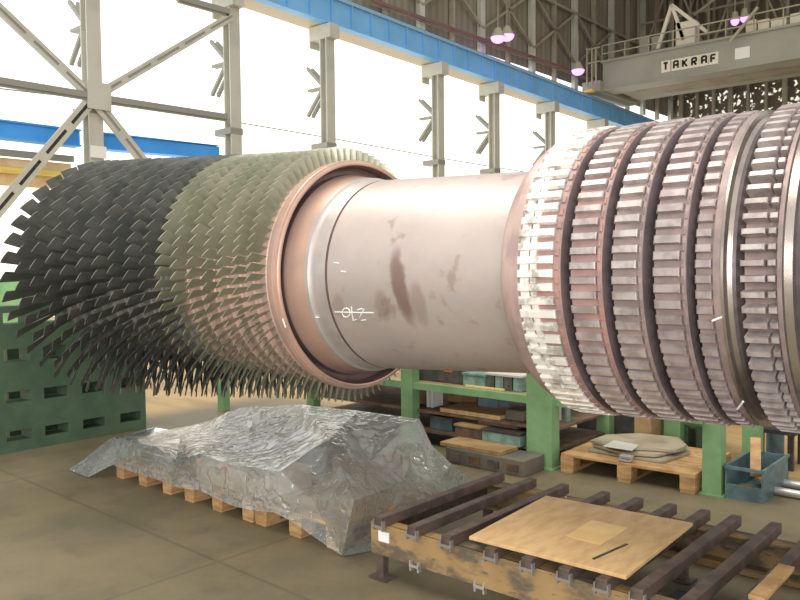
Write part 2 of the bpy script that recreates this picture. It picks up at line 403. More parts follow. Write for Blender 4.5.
# blue lower band: three separate lengths between columns
ends = [(-2, col_y[0]-.25), (col_y[0]+.35, col_y[1]-.35)]
lbl = ['blue horizontal wall band left of the braced column', 'blue horizontal wall band between the first two columns']
for (ya, yb), L in zip(ends, lbl):
    b = MB(); dz = .13 if ya > 0 else 0.
    for (xa_, xb_, za_, zb_) in ((WX+.3,WX+.7,5.82,6.32),(WX+.25,WX+.8,5.78,5.84),(WX+.25,WX+.8,6.30,6.36)):
        b.add([(xa_,ya,za_),(xb_,ya,za_),(xb_,ya,zb_),(xa_,ya,zb_),(xa_,yb,za_+dz),(xb_,yb,za_+dz),(xb_,yb,zb_+dz*.6),(xa_,yb,zb_+dz*.6)],[(0,1,2,3),(7,6,5,4),(0,4,5,1),(1,5,6,2),(2,6,7,3),(3,7,4,0)])
    tag(b.build('wall_band', M['blue_band']), L, 'beam')
b = MB(); b.box((WX+.1,-2,5.3),(WX+.35,col_y[0]-.3,5.5)); tag(b.build('trim_1', M['col_side']), kind='structure')
b = MB(); b.box((WX+.02,-2,4.35),(WX+.12,col_y[0]-.3,5.25)); tag(b.build('trim_2', M['pale_board']), kind='structure')
b = MB(); b.tube([(WX+.3,-2,4.85),(WX+.3,col_y[0]-.3,4.85)], .11); tag(b.build('wall_pipe', M['yellow']), 'yellow pipe running along the wall below the blue band', 'pipe')
# wall bracing: gusset on the first column and its bars
y = col_y[0]
b = MB(); b.box((CX+.43,y-.42,6.95),(CX+.49,y+.42,7.85)); b.box((CX+.22,y-.2,7.0),(CX+.43,y+.2,7.8)); tag(b.build('gusset_plate', M['col']), 'square steel gusset plate where the wall bracing bars meet', 'gusset plate')
BX = CX+.36
bars = [((93,98),(-6,4),.30,'upper left'), ((93,98),(-12,222),.34,'lower left'), ((93,98),(232,16),.26,'upper right'), ((93,98),(150,170),.34,'lower right')]
for (p, q, w, wd) in bars:
    b = MB(); p_, q_ = at(*p,0,BX), at(*q,0,BX)
    dv = (q_-p_).normalized(); sd = Vector((0,-dv.z,dv.y))*(w*.36)
    b.bar(p_+dv*.3+sd, q_+sd, w*.4, .1, up=(1,0,0)); b.bar(p_+dv*.3-sd, q_-sd, w*.4, .1, up=(1,0,0))
    b.bar(p_+dv*.3, q_, w*.5, .04, up=(1,0,0), mi=1)
    L = (q_-p_).length; n = int(L/1.2)
    for j in range(1, n): 
        c_ = p_+dv*(j*L/n); b.bar(c_-dv*.16, c_+dv*.16, w, .09, up=(1,0,0))
    tag(b.build('brace_bar', [M['col'], M['dark'] if wd == 'lower left' else M['col_side']]), 'diagonal twin brace bar running %s from the gusset plate' % wd, 'brace bar')
for (p, q, L) in (((-6,80),(86,95),'horizontal strut left of the gusset plate'), ((100,98),(226,117),'horizontal strut right of the gusset plate'), ((178,-2),(228,12),'horizontal strut meeting the second column near its top')):
    b = MB(); b.bar(at(*p,0,BX), at(*q,0,BX), .25, .2); b.bar(at(*p,0,BX)-Vector((0,0,.12)), at(*q,0,BX)-Vector((0,0,.12)), .1, .1, mi=0)
    tag(b.build('strut', M['col_side']), L, 'strut')
b = MB(); pts = [at(u,v,0,WX+.4) for (u,v) in ((-5,88),(90,99),(160,110),(230,121),(330,138),(440,158),(500,168),(552,176))]
b.tube(pts, .024, 6); tag(b.build('wall_cable', M['col_side']), 'thin cable strung along the white wall from column to column', 'cable')
b = MB(); b.box((CX+.3,y-.28,5.35),(CX+.34,y+.28,5.75)); tag(b.build('number_sign', M['white']), 'small white sign on the first column beside the blue band', 'sign')

# ------------------------------------------------------------------ overhead travelling crane
YB = 48.7
e = empty('bridge_crane', (-24.4, YB, 13.2), 'grey overhead bridge crane resting on the blue runway girder', 'crane')
b = MB(); b.box((-24.3,YB,13.2),(14,YB+1.4,15.05)); b.box((-24.4,YB-.15,14.98),(14,YB+1.5,15.12)); b.box((-24.4,YB-.15,13.12),(14,YB+1.5,13.22)); b.build('front_girder', M['crane'], e)
b = MB(); b.box((-24.0,YB+3.6,13.2),(14,YB+5.0,15.0)); b.build('rear_girder', M['crane'], e)
b = MB(); b.box((-25.5,YB-.6,13.05),(-24.2,YB+5.6,13.75)); b.build('end_carriage', M['crane'], e)
b = MB(); b.box((-23.6,YB+1.4,13.1),(14,YB+3.6,13.2)); b.build('deck_plate', M['truss'], e)
xs = [at(u,66,1,YB-.02) for u in (666,676.2,685.2,694.4,704.3,713.5)]
segs = {'T': [((0,1),(1,1)),((.5,1),(.5,0))], 'A': [((0,0),(0,1)),((0,1),(1,1)),((1,1),(1,0)),((0,.45),(1,.45))],
        'K': [((0,0),(0,1)),((0,.45),(1,1)),((.3,.55),(1,0))], 'R': [((0,0),(0,1)),((0,1),(1,1)),((1,1),(1,.5)),((1,.5),(0,.5)),((.4,.5),(1,0))],
        'F': [((0,0),(0,1)),((0,1),(1,1)),((0,.5),(.85,.5))]}
for i, ch in enumerate('TAKRAF'):
    c_ = xs[i]; zc = at(666+i*9.5,66.5-1.62*i,1,YB-.02).z
    p = MB(); p.box((c_.x-.29,YB-.06,zc-.36),(c_.x+.29,YB-.01,zc+.36)); pl = p.build('letter_plate', M['cream'], e)
    g = MB()
    for (a0, a1) in segs[ch]:
        g.bar((c_.x+(a0[0]-.5)*.26,YB-.075,zc+(a0[1]-.5)*.42),(c_.x+(a1[0]-.5)*.26,YB-.075,zc+(a1[1]-.5)*.42),.11,.03,up=(0,1,0))
    g.build('letter', M['letter'], pl)
q = at(742.5,53,1,YB); p = MB(); p.box((q.x-.42,YB-.05,q.z-.33),(q.x+.42,YB-.01,q.z+.33)); p.build('notice_plate', M['white'], e)
g = MB()
for z in (15.55, 16.1): g.bar((-24.3,YB-.1,z),(14,YB-.1,z),.07,.07)
for i in range(24): g.bar((-24.3+i*1.6,YB-.1,15.1),(-24.3+i*1.6,YB-.1,16.1),.06,.06)
g.build('walkway_railing', M['crane_rail'], e)
g = MB()
for (u0,v0,u1,v1) in ((672,5,658,49),(672,5,707,32),(672,5,684,40)): g.bar(at(u0,v0,1,YB+.4), at(u1,v1,1,YB+.4), .2, .2)
g.build('trestle', M['cream'], e)
q0, q1 = at(677,40,1,YB+.5), at(696,20,1,YB+.5); g = MB(); g.box((q0.x,YB+.3,15.1),(q1.x,YB+1.1,q1.z)); g.build('control_cabinet', M['cream'], e)
for (u0, u1, v0, v1) in ((747,757,20,32),(759,770,19,29),(772,787,17,27),(791,806,12,23)):
    q0, q1 = at(u0,v1,1,YB+.5), at(u1,v0,1,YB+.5); g = MB(); g.box((q0.x,YB+.3,15.1),(q1.x,YB+1.1,q1.z)); g.build('resistor_box', M['cream'], e)
for (u0, u1) in ((640,650),(652,660)):
    q0, q1 = at(u0,46,1,YB+.5), at(u1,36,1,YB+.5); g = MB(); g.box((q0.x,YB+.4,15.1),(q1.x,YB+1.1,q1.z)); g.build('motor_box', M['crane'], e)
g = MB()
for u in (587,592,596): g.bar(at(u,86,1,YB-.6), at(u,48,1,YB-.6), .09, .09)
g.bar(at(586,50,1,YB-.6), at(600,47,1,YB-.6), .08, .08); g.bar(at(586,64,1,YB-.6), at(600,61,1,YB-.6), .08, .08); g.build('end_ladder', M['crane_rail'], e)
g = MB(); g.box((-25.2,YB-.9,13.0),(-24.6,YB-.5,13.2)); g.build('buffer', M['yellow'], e)
for (p, q) in (((694,14),(714,0)),((720,42),(757,6))):
    pass
b = MB(); b.bar(at(694,15,1,YB+6), at(716,-2,1,YB+6), .14, .14); tag(b.build('hanger_rod', M['crane_rail']), 'pale slanting rod above the crane cabinet', 'rod')
b = MB(); b.bar(at(730,42,1,YB-.6), at(758,7,1,YB-.6), .14, .14); tag(b.build('strut', M['crane_rail']), 'pale slanting strut in front of the purple lamps on the crane', 'strut')
# lamps
def lamp(u, v, yy, label, grp=None, axis=1, r=.42):
    q = at(u, v, axis, yy); e = empty('high_bay_lamp', (q.x,q.y,q.z-.3), label, 'lamp', grp)
    g = MB(); g.cyl((q.x,q.y,q.z-.05),r,.5,20,2,0,.16); g.build('reflector', M['crane_rail'], e)
    g = MB()
    for k in range(7):
        a0, a1 = k/7*PI/2, (k+1)/7*PI/2
        g.cyl((q.x,q.y,q.z-.05-.32*math.sin(a1)),.95*r*math.cos(a1)+.001,.32*(math.sin(a1)-math.sin(a0)),20,2,0,.95*r*math.cos(a0))
    g.build('glowing_bulb', M['lamp'], e)
    g = MB(); g.bar((q.x,q.y,q.z+.45),(q.x,q.y,q.z+2.2),.06,.06); g.build('hanger', M['truss'], e)
lamp(498, 36.5, -24.6, 'lit purple-white lamp above the blue girder, left one of a pair', 'pair of lamps over the girder', 0)
lamp(507, 34.5, -24.6, 'lit purple-white lamp above the blue girder, right one of a pair', 'pair of lamps over the girder', 0)
lamp(578, 69.5, -24.6, 'lit purple-white lamp beside the end of the bridge crane', None, 0)
lamp(735, 19.5, YB+2, 'lit purple-white lamp on the crane walkway, left one of two', 'lamps on the crane walkway', 1, .26)
lamp(744.5, 16.5, YB+2, 'lit purple-white lamp on the crane walkway, right one of two', 'lamps on the crane walkway', 1, .26)

# ------------------------------------------------------------------ the rotor
rotor = empty('turbine_rotor', (P0.x, AY, 0), 'huge gas turbine rotor with bladed compressor, bare drum and slotted turbine discs', 'turbine rotor')
rotor.rotation_euler[1] = -.0095
NR = 17
gaps = [.205-(.205-.113)*i/(NR-2) for i in range(NR-1)]; tot = sum(gaps)
X = [-6.14]
for g in gaps: X.append(X[-1]+g*(2.71/tot))
tipR = [.79+.205*(1-i/(NR-1))**1.4 for i in range(NR)]
hubR = [.685-.11*(1-i/(NR-1))**1.25 for i in range(NR)]
counts = [int(round(41+45*(i/(NR-1))**.9)) for i in range(NR)]
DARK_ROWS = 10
sp_ = lambda i: (X[min(i+1,NR-1)]-X[max(i-1,0)])/(min(i+1,NR-1)-max(i-1,0))
for i in range(NR):
    s = sp_(i); r = hubR[i]; rl = (hubR[max(i-1,0)]+r)/2; rr = (hubR[min(i+1,NR-1)]+r)/2
    x = X[i]; m = MB()
    xe = s*.5 if i < NR-1 else s*.3
    m.lathe([(x-s*.5,.3),(x-s*.5,rl-.025),(x-s*.30,rl-.025),(x-s*.28,r-.006),(x-s*.24,r),(x+s*.24,r+.004),(x+s*.28,r-.002),(x+s*.30,rr-.025),(x+xe,rr-.025),(x+xe,.3)], 120)
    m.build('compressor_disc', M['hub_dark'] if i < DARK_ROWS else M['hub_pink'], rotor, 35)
def blade_geo(mb, i, th, jit=0):
    s = sp_(i); x0 = X[i]; rh, rt = hubR[i]-.004, tipR[i]; f_ = i/(NR-1)
    NS = 5 if i < 10 else 4; sec = []
    for k in range(NS):
        q = k/(NS-1); r = rh+(rt-rh)*q
        gam = math.radians((18+8*f_)+(36+2*f_-(18+8*f_))*q+jit)
        ch = s*(.62-.02*f_)*(1.0+.08*q); tk = ch*(.13-.07*q); cam_h = ch*(.09-.05*q)
        pts = []
        for (c_, sgn) in ((-.5,0),(-.3,1),(0,1),(.3,1),(.5,0),(.3,-1),(0,-1),(-.3,-1)):
            cc = 1-(2*c_)**2
            n_ = -cam_h*cc + sgn*tk/2*(.55+.45*cc)
            cx_, ct = math.cos(gam), -math.sin(gam)
            nx, nt = math.sin(gam), math.cos(gam)
            px, pt = c_*ch*cx_+n_*nx, c_*ch*ct+n_*nt
            a = th+pt/r
            pts.append((x0+px, AY+r*math.cos(a), AZ+r*math.sin(a)))
        sec.append(pts)
    vs = [p for q in sec for p in q]; fs = []
    for k in range(NS-1):
        for j in range(8): fs.append((k*8+j, k*8+(j+1)%8, (k+1)*8+(j+1)%8, (k+1)*8+j))
    fs.append(tuple((NS-1)*8+j for j in range(8)))
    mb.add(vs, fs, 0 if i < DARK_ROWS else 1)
def proj(p):
    d = Vector(p)-EYE; c = Vector((rx.dot(d), -ry.dot(d), -rz.dot(d))); return (400+F*c.x/c.z, 300+F*c.y/c.z, c.z)
cands = []
for i in range(NR):
    off = random.random()
    for k in range(counts[i]):
        th = 2*PI*(k+off)/counts[i]
        tipp = Vector((X[i], AY+tipR[i]*math.cos(th), AZ+tipR[i]*math.sin(th)))
        u, v, d = proj(tipp); rootp = Vector((X[i], AY+hubR[i]*math.cos(th), AZ+hubR[i]*math.sin(th))); ur, vr, dr = proj(rootp)
        facing = (Vector((0, math.cos(th), math.sin(th)))).dot((EYE-tipp).normalized())
        chord = sp_(i)*F/d
        vis = 0
        if facing > -.12 and u > -8: 
            span = math.hypot(u-ur, v-vr)
            if i > 1: span = min(span, chord*1.1)
            vis = chord*span*(1.0 if facing > .1 else .6)
        cands.append((vis, i, th, random.uniform(-1.5,1.5)))
order = sorted(range(len(cands)), key=lambda k: -cands[k][0]); single = set(order[:100])
rest = MB()
for k, (vis, i, th, j) in enumerate(cands):
    if k in single:
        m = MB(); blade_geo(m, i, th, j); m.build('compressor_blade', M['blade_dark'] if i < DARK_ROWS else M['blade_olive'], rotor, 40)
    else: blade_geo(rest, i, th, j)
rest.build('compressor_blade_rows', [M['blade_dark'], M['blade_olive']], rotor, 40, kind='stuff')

# rim, recess, cone and shoulder after the last compressor row
m = MB()
pr = [(-3.395,.4),(-3.395,.684),(-3.375,.69),(-3.365,.702),(-3.335,.702),(-3.331,.694),(-3.326,.694),(-3.322,.700),(-3.312,.698),(-3.309,.688),(-3.304,.688),(-3.300,.684),(-3.297,.676),(-3.299,.668),(-3.31,.662),(-3.375,.655),(-3.385,.64),(-3.385,.4)]
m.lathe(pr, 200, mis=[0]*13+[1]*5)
m.build('compressor_end_rim', [M['flange'], M['recess']], rotor, 30)
m = MB()
pr = [(-3.39,.4),(-3.39,.618),(-3.34,.612),(-3.325,.606),(-3.30,.600),(-3.20,.582),(-3.178,.580),(-3.172,.574),(-3.16,.566),(-3.145,.562),(-3.075,.559),(-3.065,.556),(-3.062,.549),(-3.052,.549),(-3.05,.4)]
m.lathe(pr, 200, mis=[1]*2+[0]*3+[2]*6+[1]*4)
m.build('shoulder_cone', [M['flange'], M['recess'], M['shoulder']], rotor, 25)
def drum_r(x): return .556+(x+3.05)/(1.125)*(.508-.556)
m = MB(); m.lathe([(-3.052,.4),(-3.052,.552),(-3.046,drum_r(-3.046))]+[(x_,drum_r(x_)) for x_ in (-2.7,-2.3,-2.0,-1.94)]+[(-1.93,.500),(-1.93,.4)], 200)
m.build('bare_drum', M['steel_drum'], rotor, 25)
# chalk writing on the drum
def chalk(strokes, r=None, w=.0032, name='chalk_mark', lift=.001):
    m = MB()
    for st_ in strokes:
        pts = []
        for (u, v) in st_:
            p = local_on_drum(u, v, r or .54)
            if r is None: p = local_on_drum(u, v, drum_r(p.x)+lift); p = local_on_drum(u, v, drum_r(p.x)+lift)
            pts.append(p)
        m.tube(pts, w, 6)
    return m.build(name, M['chalk'], rotor, 40)
zz = lambda L: [(270+a/3.75, 260+b_/3.75) for a, b_ in L]
chalk([zz([(250,195),(300,197),(350,199),(395,200)]), zz([(292+15*math.cos(a*PI/6), 198+17*math.sin(a*PI/6)) for a in range(13)]),
       zz([(312,176),(314,200),(318,228),(330,224)]), zz([(336,188),(350,184),(360,186),(348,206),(336,231),(352,228),(366,226)])])
chalk([[(343,271.5),(348,272)]], None, .004)
chalk([zz([(148,213),(170,213),(190,215)])], .575, .004)
chalk([[(284,318),(287,327)]], .70, .005); chalk([[(336,262.5),(341,263.5)]], None, .003)

# turbine discs
def tiles(m, x0, x1, rb, rt_, n, frac, mi, off=0, ch=.004, tuck=.0):
    for k in range(n):
        a = 2*PI*(k+off)/n; ha = PI*frac/n; pts = []
        j = random.uniform(-.0015,.0015); xe = x1+random.uniform(-.003,.001)
        for (x, r, hh) in ((x0,rb,ha*1.05),(x0,rt_-ch*1.4+j,ha),(x0+ch*1.6,rt_+j,ha*.8),(xe-ch,rt_+j,ha*.8),(xe,rt_-ch+j,ha),(xe,rb,ha*1.05)):
            for sg in (-1, 1): pts.append((x, AY+r*math.cos(a+sg*hh), AZ+r*math.sin(a+sg*hh)))
        fs = [(0,1,3,2),(2,3,5,4),(4,5,7,6),(6,7,9,8),(8,9,11,10),(0,2,4,6,8,10)[::-1],(1,3,5,7,9,11)]
        m.add(pts, fs, mi)
specs = [ # tile x0, x1, rim end, gap end, rim R, n, materials (body, tile), frac
 (-1.772,-1.604,-1.574,-1.536,.668,74,'disc_red','land_white',.60),
 (-1.530,-1.416,-1.395,-1.357,.662,71,'disc_red','land',.52),
 (-1.352,-1.249,-1.233,-1.192,.657,69,'disc','land',.54),
 (-1.187,-1.086,-1.068,-1.038,.654,68,'disc','land_dull',.58),
 (-1.033,-.976,-.932,-.885,.647,73,'disc','land_dull',.56),
 (-.874,-.762,-.742,-.70,.650,75,'disc','land',.42)]
for i, (x0, x1, xr, xg, R_, n, mb_, mt_, fr_) in enumerate(specs):
    m = MB(); d = .010 if i < 5 else .045
    if i == 0: left = [(-1.93,.4),(-1.93,.556),(-1.922,.566),(-1.905,.578),(-1.90,.590),(-1.885,.596),(-1.88,.607),(-1.862,.613),(-1.858,.625),(-1.835,.632),(-1.83,.642),(-1.80,.648),(-1.795,.654),(x0-.006,.655),(x0,R_-d)]
    else: left = [(x0-.012,.4),(x0-.012,.58),(x0-.004,R_-d-.012),(x0,R_-d)]
    lm = [4]*(len(left)-2)+[0,0] if i == 0 else [0]*len(left)
    if i == 4:
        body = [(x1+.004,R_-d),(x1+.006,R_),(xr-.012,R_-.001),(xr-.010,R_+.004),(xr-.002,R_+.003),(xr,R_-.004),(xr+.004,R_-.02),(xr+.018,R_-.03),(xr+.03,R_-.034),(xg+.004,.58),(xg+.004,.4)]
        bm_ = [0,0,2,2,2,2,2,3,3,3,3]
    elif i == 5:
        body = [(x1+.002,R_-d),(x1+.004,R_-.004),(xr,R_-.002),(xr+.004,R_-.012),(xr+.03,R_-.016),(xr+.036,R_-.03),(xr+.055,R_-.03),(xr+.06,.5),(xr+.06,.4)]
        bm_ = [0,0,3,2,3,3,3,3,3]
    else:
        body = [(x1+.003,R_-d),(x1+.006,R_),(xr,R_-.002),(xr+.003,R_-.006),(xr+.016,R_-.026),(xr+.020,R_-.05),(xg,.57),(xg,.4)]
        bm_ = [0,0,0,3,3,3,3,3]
    m.lathe(left+body, 216, mis=lm+bm_)
    tiles(m, x0, x1 if i < 5 else x1-.032, R_-d-.004, R_+(.009 if i < 5 else .012), n, fr_ if i < 5 else .42, 1)
    if i == 0: tiles(m, x0+.062, x0+.088, R_-d-.004, R_+.004, n, .5, 1, .5, .002)
    if i == 0: tiles(m, x0+.006, x0+.05, R_-d-.004, R_-.004, n, .9, 1, .5, .002)
    if i < 4: tiles(m, x1+.008, xr-.002, R_-.006, R_+.004, n, .55, 0, .5, .002)
    if i == 5:
        tiles(m, x1-.024, x1+.002, R_-d-.004, R_+.006, n, .42, 1, 0, .002)
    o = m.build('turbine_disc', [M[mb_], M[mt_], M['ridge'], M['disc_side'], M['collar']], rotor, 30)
chalk([[(716,326.5),(721,324.5),(725.5,323)]], .66, .004); chalk([[(740,414.5),(746,407)]], .66, .004)
m = MB(); m.lathe([(-.70,.3),(-.70,.60),(-.6,.60),(-.58,.55),(-.3,.5),(-.28,.3),(.1,.28),(.12,.2),(.75,.2),(.75,.01),(-.70,.01)], 120); m.build('exhaust_end_shaft', M['land_dull'], rotor, 30)
m = MB(); m.lathe([(-7.25,.01),(-7.25,.2),(-6.5,.2),(-6.45,.3),(-6.1,.32),(-6.08,.46),(-6.03,.46),(-6.03,.01)], 96); m.build('intake_end_shaft', M['land_dull'], rotor, 30)
# stand under the free end (just beyond the picture)
e = empty('rotor_stand', (.55, AY, 0), 'green rotor stand under the exhaust end shaft', 'stand')
b = MB(); b.prism([(AY-.7,0),(AY+.7,0),(AY+.35,AZ-.2),(AY-.35,AZ-.2)], 0, .4, .7); b.build('pedestal', M['green_dark'], e)

# ------------------------------------------------------------------ green slotted fixture plate at the far end
PX = -7.1
e = empty('slotted_fixture', (PX-.15, 3.3, 0), 'dark green slotted steel fixture behind the dark compressor blades', 'fixture')
slots = []
ys = [2.10,2.475,2.85,3.19,3.55,3.93]
ybreak = [1.7]; 
for y in ys: ybreak += [y, y+.22]
ybreak.append(4.21); zr = [(.10,.19),(.44,.54),(.80,.92),(1.14,1.24)]
zb = [0]
for a, c_ in zr: zb += [a, c_]
zb.append(1.30)
b = MB()
T0, T1 = PX-.22, PX
def hole(i, j): return i % 2 == 1 and j % 2 == 1 and i < len(ybreak)-1 and j < len(zb)-1
for i in range(len(ybreak)-1):
    for j in range(len(zb)-1):
        if hole(i, j):
            ya, yc, za, zc = ybreak[i], ybreak[i+1], zb[j], zb[j+1]
            for q in ([(T0,ya,za),(T1,ya,za),(T1,yc,za),(T0,yc,za)],[(T0,ya,zc),(T1,ya,zc),(T1,yc,zc),(T0,yc,zc)],[(T0,ya,za),(T1,ya,za),(T1,ya,zc),(T0,ya,zc)],[(T0,yc,za),(T1,yc,za),(T1,yc,zc),(T0,yc,zc)]):
                b.add(q, [(0,1,2,3)])
        else:
            for x in (T0, T1): b.add([(x,ybreak[i],zb[j]),(x,ybreak[i+1],zb[j]),(x,ybreak[i+1],zb[j+1]),(x,ybreak[i],zb[j+1])], [(0,1,2,3)])
Y0, Y1, Z1 = ybreak[0], ybreak[-1], zb[-1]
for q in ([(T0,Y0,0),(T1,Y0,0),(T1,Y1,0),(T0,Y1,0)],[(T0,Y0,Z1),(T1,Y0,Z1),(T1,Y1,Z1),(T0,Y1,Z1)],[(T0,Y0,0),(T1,Y0,0),(T1,Y0,Z1),(T0,Y0,Z1)],[(T0,Y1,0),(T1,Y1,0),(T1,Y1,Z1),(T0,Y1,Z1)]): b.add(q, [(0,1,2,3)])
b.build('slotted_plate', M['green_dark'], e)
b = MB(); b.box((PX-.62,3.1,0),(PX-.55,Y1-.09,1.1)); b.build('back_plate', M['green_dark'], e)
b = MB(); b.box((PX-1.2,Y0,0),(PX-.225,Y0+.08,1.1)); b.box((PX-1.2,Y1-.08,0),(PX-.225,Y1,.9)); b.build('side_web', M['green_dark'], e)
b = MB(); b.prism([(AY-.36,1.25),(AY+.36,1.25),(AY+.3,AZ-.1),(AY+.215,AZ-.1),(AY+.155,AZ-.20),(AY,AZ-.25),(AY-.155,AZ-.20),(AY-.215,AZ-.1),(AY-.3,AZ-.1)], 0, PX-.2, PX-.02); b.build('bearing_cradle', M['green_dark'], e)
# machine far behind the blades
e = empty('green_machine', (-10.5, 4.4, 0), 'light green machine cabinet glimpsed between the blades at far left', 'machine')
b = MB(); b.box((-11.1,3.3,0),(-10.1,4.6,1.5)); b.build('cabinet', M['green_light'], e, bevel=.02)
b = MB(); b.box((-10.1,3.5,.9),(-10.08,3.9,1.3)); b.build('door_panel', M['cream'], e)
b = MB(); b.box((-11.0,3.4,1.5),(-10.3,4.0,1.72)); b.build('top_box', M['tan'], e)
p = at(224, 412, 1, 5.3); b = MB(); b.box((p.x-.05,5.25,0),(p.x+.05,5.35,.62)); b.box((p.x-.07,5.23,.62),(p.x+.07,5.37,.635)); tag(b.build('steel_post', M['green'], bevel=.004), 'green steel post standing alone under the olive blades', 'post')

# ------------------------------------------------------------------ green rack behind the rotor
RY = 5.35
e = empty('green_rack', (-3.9, RY+.4, 0), 'green steel shelf rack full of tooling behind the drum', 'rack')
for (xa, xb, ya, yb, z1) in ((-3.33,-3.10,RY,RY+.12,.92),(-4.665,-4.53,RY,RY+.1,.80),(-1.965,-1.835,RY+.1,RY+.2,.80),(-3.2,-3.08,RY+.95,RY+1.05,.8),(-4.665,-4.53,RY+.95,RY+1.05,.8),(-1.965,-1.835,RY+.95,RY+1.05,.8)):
    b = MB(); b.box((xa,ya,0),(xb,yb,z1)); b.box((xa-.02,ya-.02,0),(xb+.02,yb+.02,.012)); 
    for zz_ in (.3,.55):
        b.cyl(((xa+xb)/2-.03,ya-.004,zz_),.008,.006,10,1); b.cyl(((xa+xb)/2+.04,ya-.004,zz_),.008,.006,10,1)
    b.build('post', M['green'], e)
for (xa, xb, y_, z0, z1) in ((-5.9,-3.33,RY+.01,.505,.565),(-3.10,-1.95,RY+.06,.50,.55),(-5.9,-1.95,RY+.97,.5,.56)):
    b = MB(); b.box((xa,y_,z0),(xb,y_+.06,z1)); b.build('beam', M['green'], e)
b = MB(); b.box((-5.9,RY+.07,.545),(-3.3,RY+.97,.565)); b.build('upper_shelf', M['tan'], e)
b = MB(); b.box((-5.9,RY+.07,.29),(-3.12,RY+.97,.31)); b.build('lower_shelf', M['rusty'], e)
b = MB(); b.box((-5.9,RY+.05,.12),(-3.12,RY+.97,.14)); b.build('bottom_shelf', M['rusty'], e)
for xx in (-5.9, -5.8):
    pass
b = MB(); b.box((-5.95,RY,0),(-5.85,RY+.1,.8)); b.build('post', M['green'], e); b = MB(); b.box((-5.95,RY+.95,0),(-5.85,RY+1.05,.8)); b.build('post', M['green'], e)
# things on the rack
def px_box(u0, u1, vb, Y, h, dpt, name, m, label, cat, z=None, bevel=.006, grp=None, lid=None):
    a, c_ = at(u0,vb,1,Y), at(u1,vb,1,Y); z0 = a.z if z is None else z
    e = empty(name, ((a.x+c_.x)/2,Y+dpt/2,z0), label, cat, grp)
    b = MB(); b.box((a.x,Y,z0),(c_.x,Y+dpt,z0+h)); b.build('body', m, e, bevel=bevel)
    if lid: b = MB(); b.box((a.x-.008,Y-.008,z0+h),(c_.x+.008,Y+dpt+.008,z0+h+.02)); b.build('lid', lid, e, bevel=.003)
    return e, (a.x, c_.x, z0)
ee, (xa, xc, z0) = px_box(411,466,390,RY+.15,.19,.35,'tool_chest',M['black_box'],'long dark grey tool chest with an orange patch on the upper shelf','tool chest',.567,lid=M['black_box'])
b = MB(); b.box((xa+.62*(xc-xa),RY+.144,z0+.10),(xa+.77*(xc-xa),RY+.152,z0+.16)); b.build('orange_patch', M['orange'], ee)
for q in (.2,.45): 
    b = MB(); b.box((xa+q*(xc-xa),RY+.138,z0+.12),(xa+(q+.05)*(xc-xa),RY+.152,z0+.15)); b.build('latch', M['zinc'], ee)
px_box(466,486,388,RY+.5,.26,.2,'cardboard_box',M['tan'],'tan cardboard box behind the glass cases on the upper shelf','box',.567,lid=M['tan'])
px_box(463,485,393,RY+.1,.10,.3,'teal_case',M['teal_glass'],'pale teal plastic case on the upper shelf','case',.567,lid=M['teal_glass'])
for k, (u0, u1) in enumerate(((486,494),(495,503),(504,512),(513,522))):
    px_box(u0,u1,395,RY+.12,.115,.3,'glass_jar_box',M['teal_glass'] if k % 2 else M['tool_steel'],['grey container next to the teal case on the upper shelf','teal container second from the teal case on the upper shelf','grey container third from the teal case on the upper shelf','teal container nearest the thick green post on the upper shelf'][k],'container',.567,grp='containers on the upper shelf',lid=M['paper'])
b = MB(); a0 = at(466,394,1,RY+.09); a1 = at(505,399,1,RY+.09); b.box((a0.x,RY+.075,.567),(a1.x,RY+.095,.585)); tag(b.build('wooden_batten', M['ply_pale'], bevel=.002), 'pale wooden batten lying along the front of the upper shelf', 'batten')
ee,_ = px_box(417,428,414,RY+.3,.14,.2,'file_box',M['tan'],'tan upright file box under the upper shelf by the thin green post','box',.312,lid=M['paper'])
for k,(u0,u1) in enumerate(((426.5,428.8),(430.6,432.4))):
    a, c_ = at(u0,410,1,RY+.2), at(u1,410,1,RY+.2); b = MB(); b.box((a.x,RY+.2,.312),(c_.x,RY+.36,.50)); tag(b.build('white_canister', M['white'], bevel=.003), ['tall white slim canister under the upper shelf, left of two','short white slim canister under the upper shelf, right of two'][k], 'canister', 'white canisters under the shelf')
px_box(447,476,412,RY+.55,.14,.25,'wooden_crate',M['tan'],'tan wooden crate on the lower shelf behind the teal case','crate',.312,lid=M['wood'])
px_box(478,497,412,RY+.4,.11,.2,'blue_grey_box',mat('blue_grey_box',(120,136,156),(104,116,134),.6),'blue-grey box on the lower shelf','box',.312)
px_box(505,523,418,RY+.15,.09,.25,'casting',M['machine'],'small dark machined casting on the lower shelf beside the thick green post','casting',.312,bevel=.015)
px_box(440,500,428,RY+.1,.035,.4,'wooden_board',M['ply'],'long flat ochre board on the lower shelf','board',.312,bevel=.002)
px_box(430,452,428,RY+.12,.10,.3,'steel_tray',M['crate_teal'],'grey-teal steel tray low on the rack beside the plastic sheet','tray',.142,lid=M['tool_steel'])
px_box(482,520,452,RY-.02,.09,.34,'machined_block',M['teal_glass'],'pale green machined block on the bottom shelf beside the thick post','block',.142,lid=M['dark'])
px_box(478,517,440,RY+.1,.06,.3,'steel_plate',M['rusty'],'brown steel plate stacked on the pale green machined block','plate',.256,bevel=.004)
px_box(455,482,448,RY+.0,.09,.3,'brown_box',M['rusty'],'brown low steel box on the bottom shelf left of the green block','box',.142,lid=M['tan'])
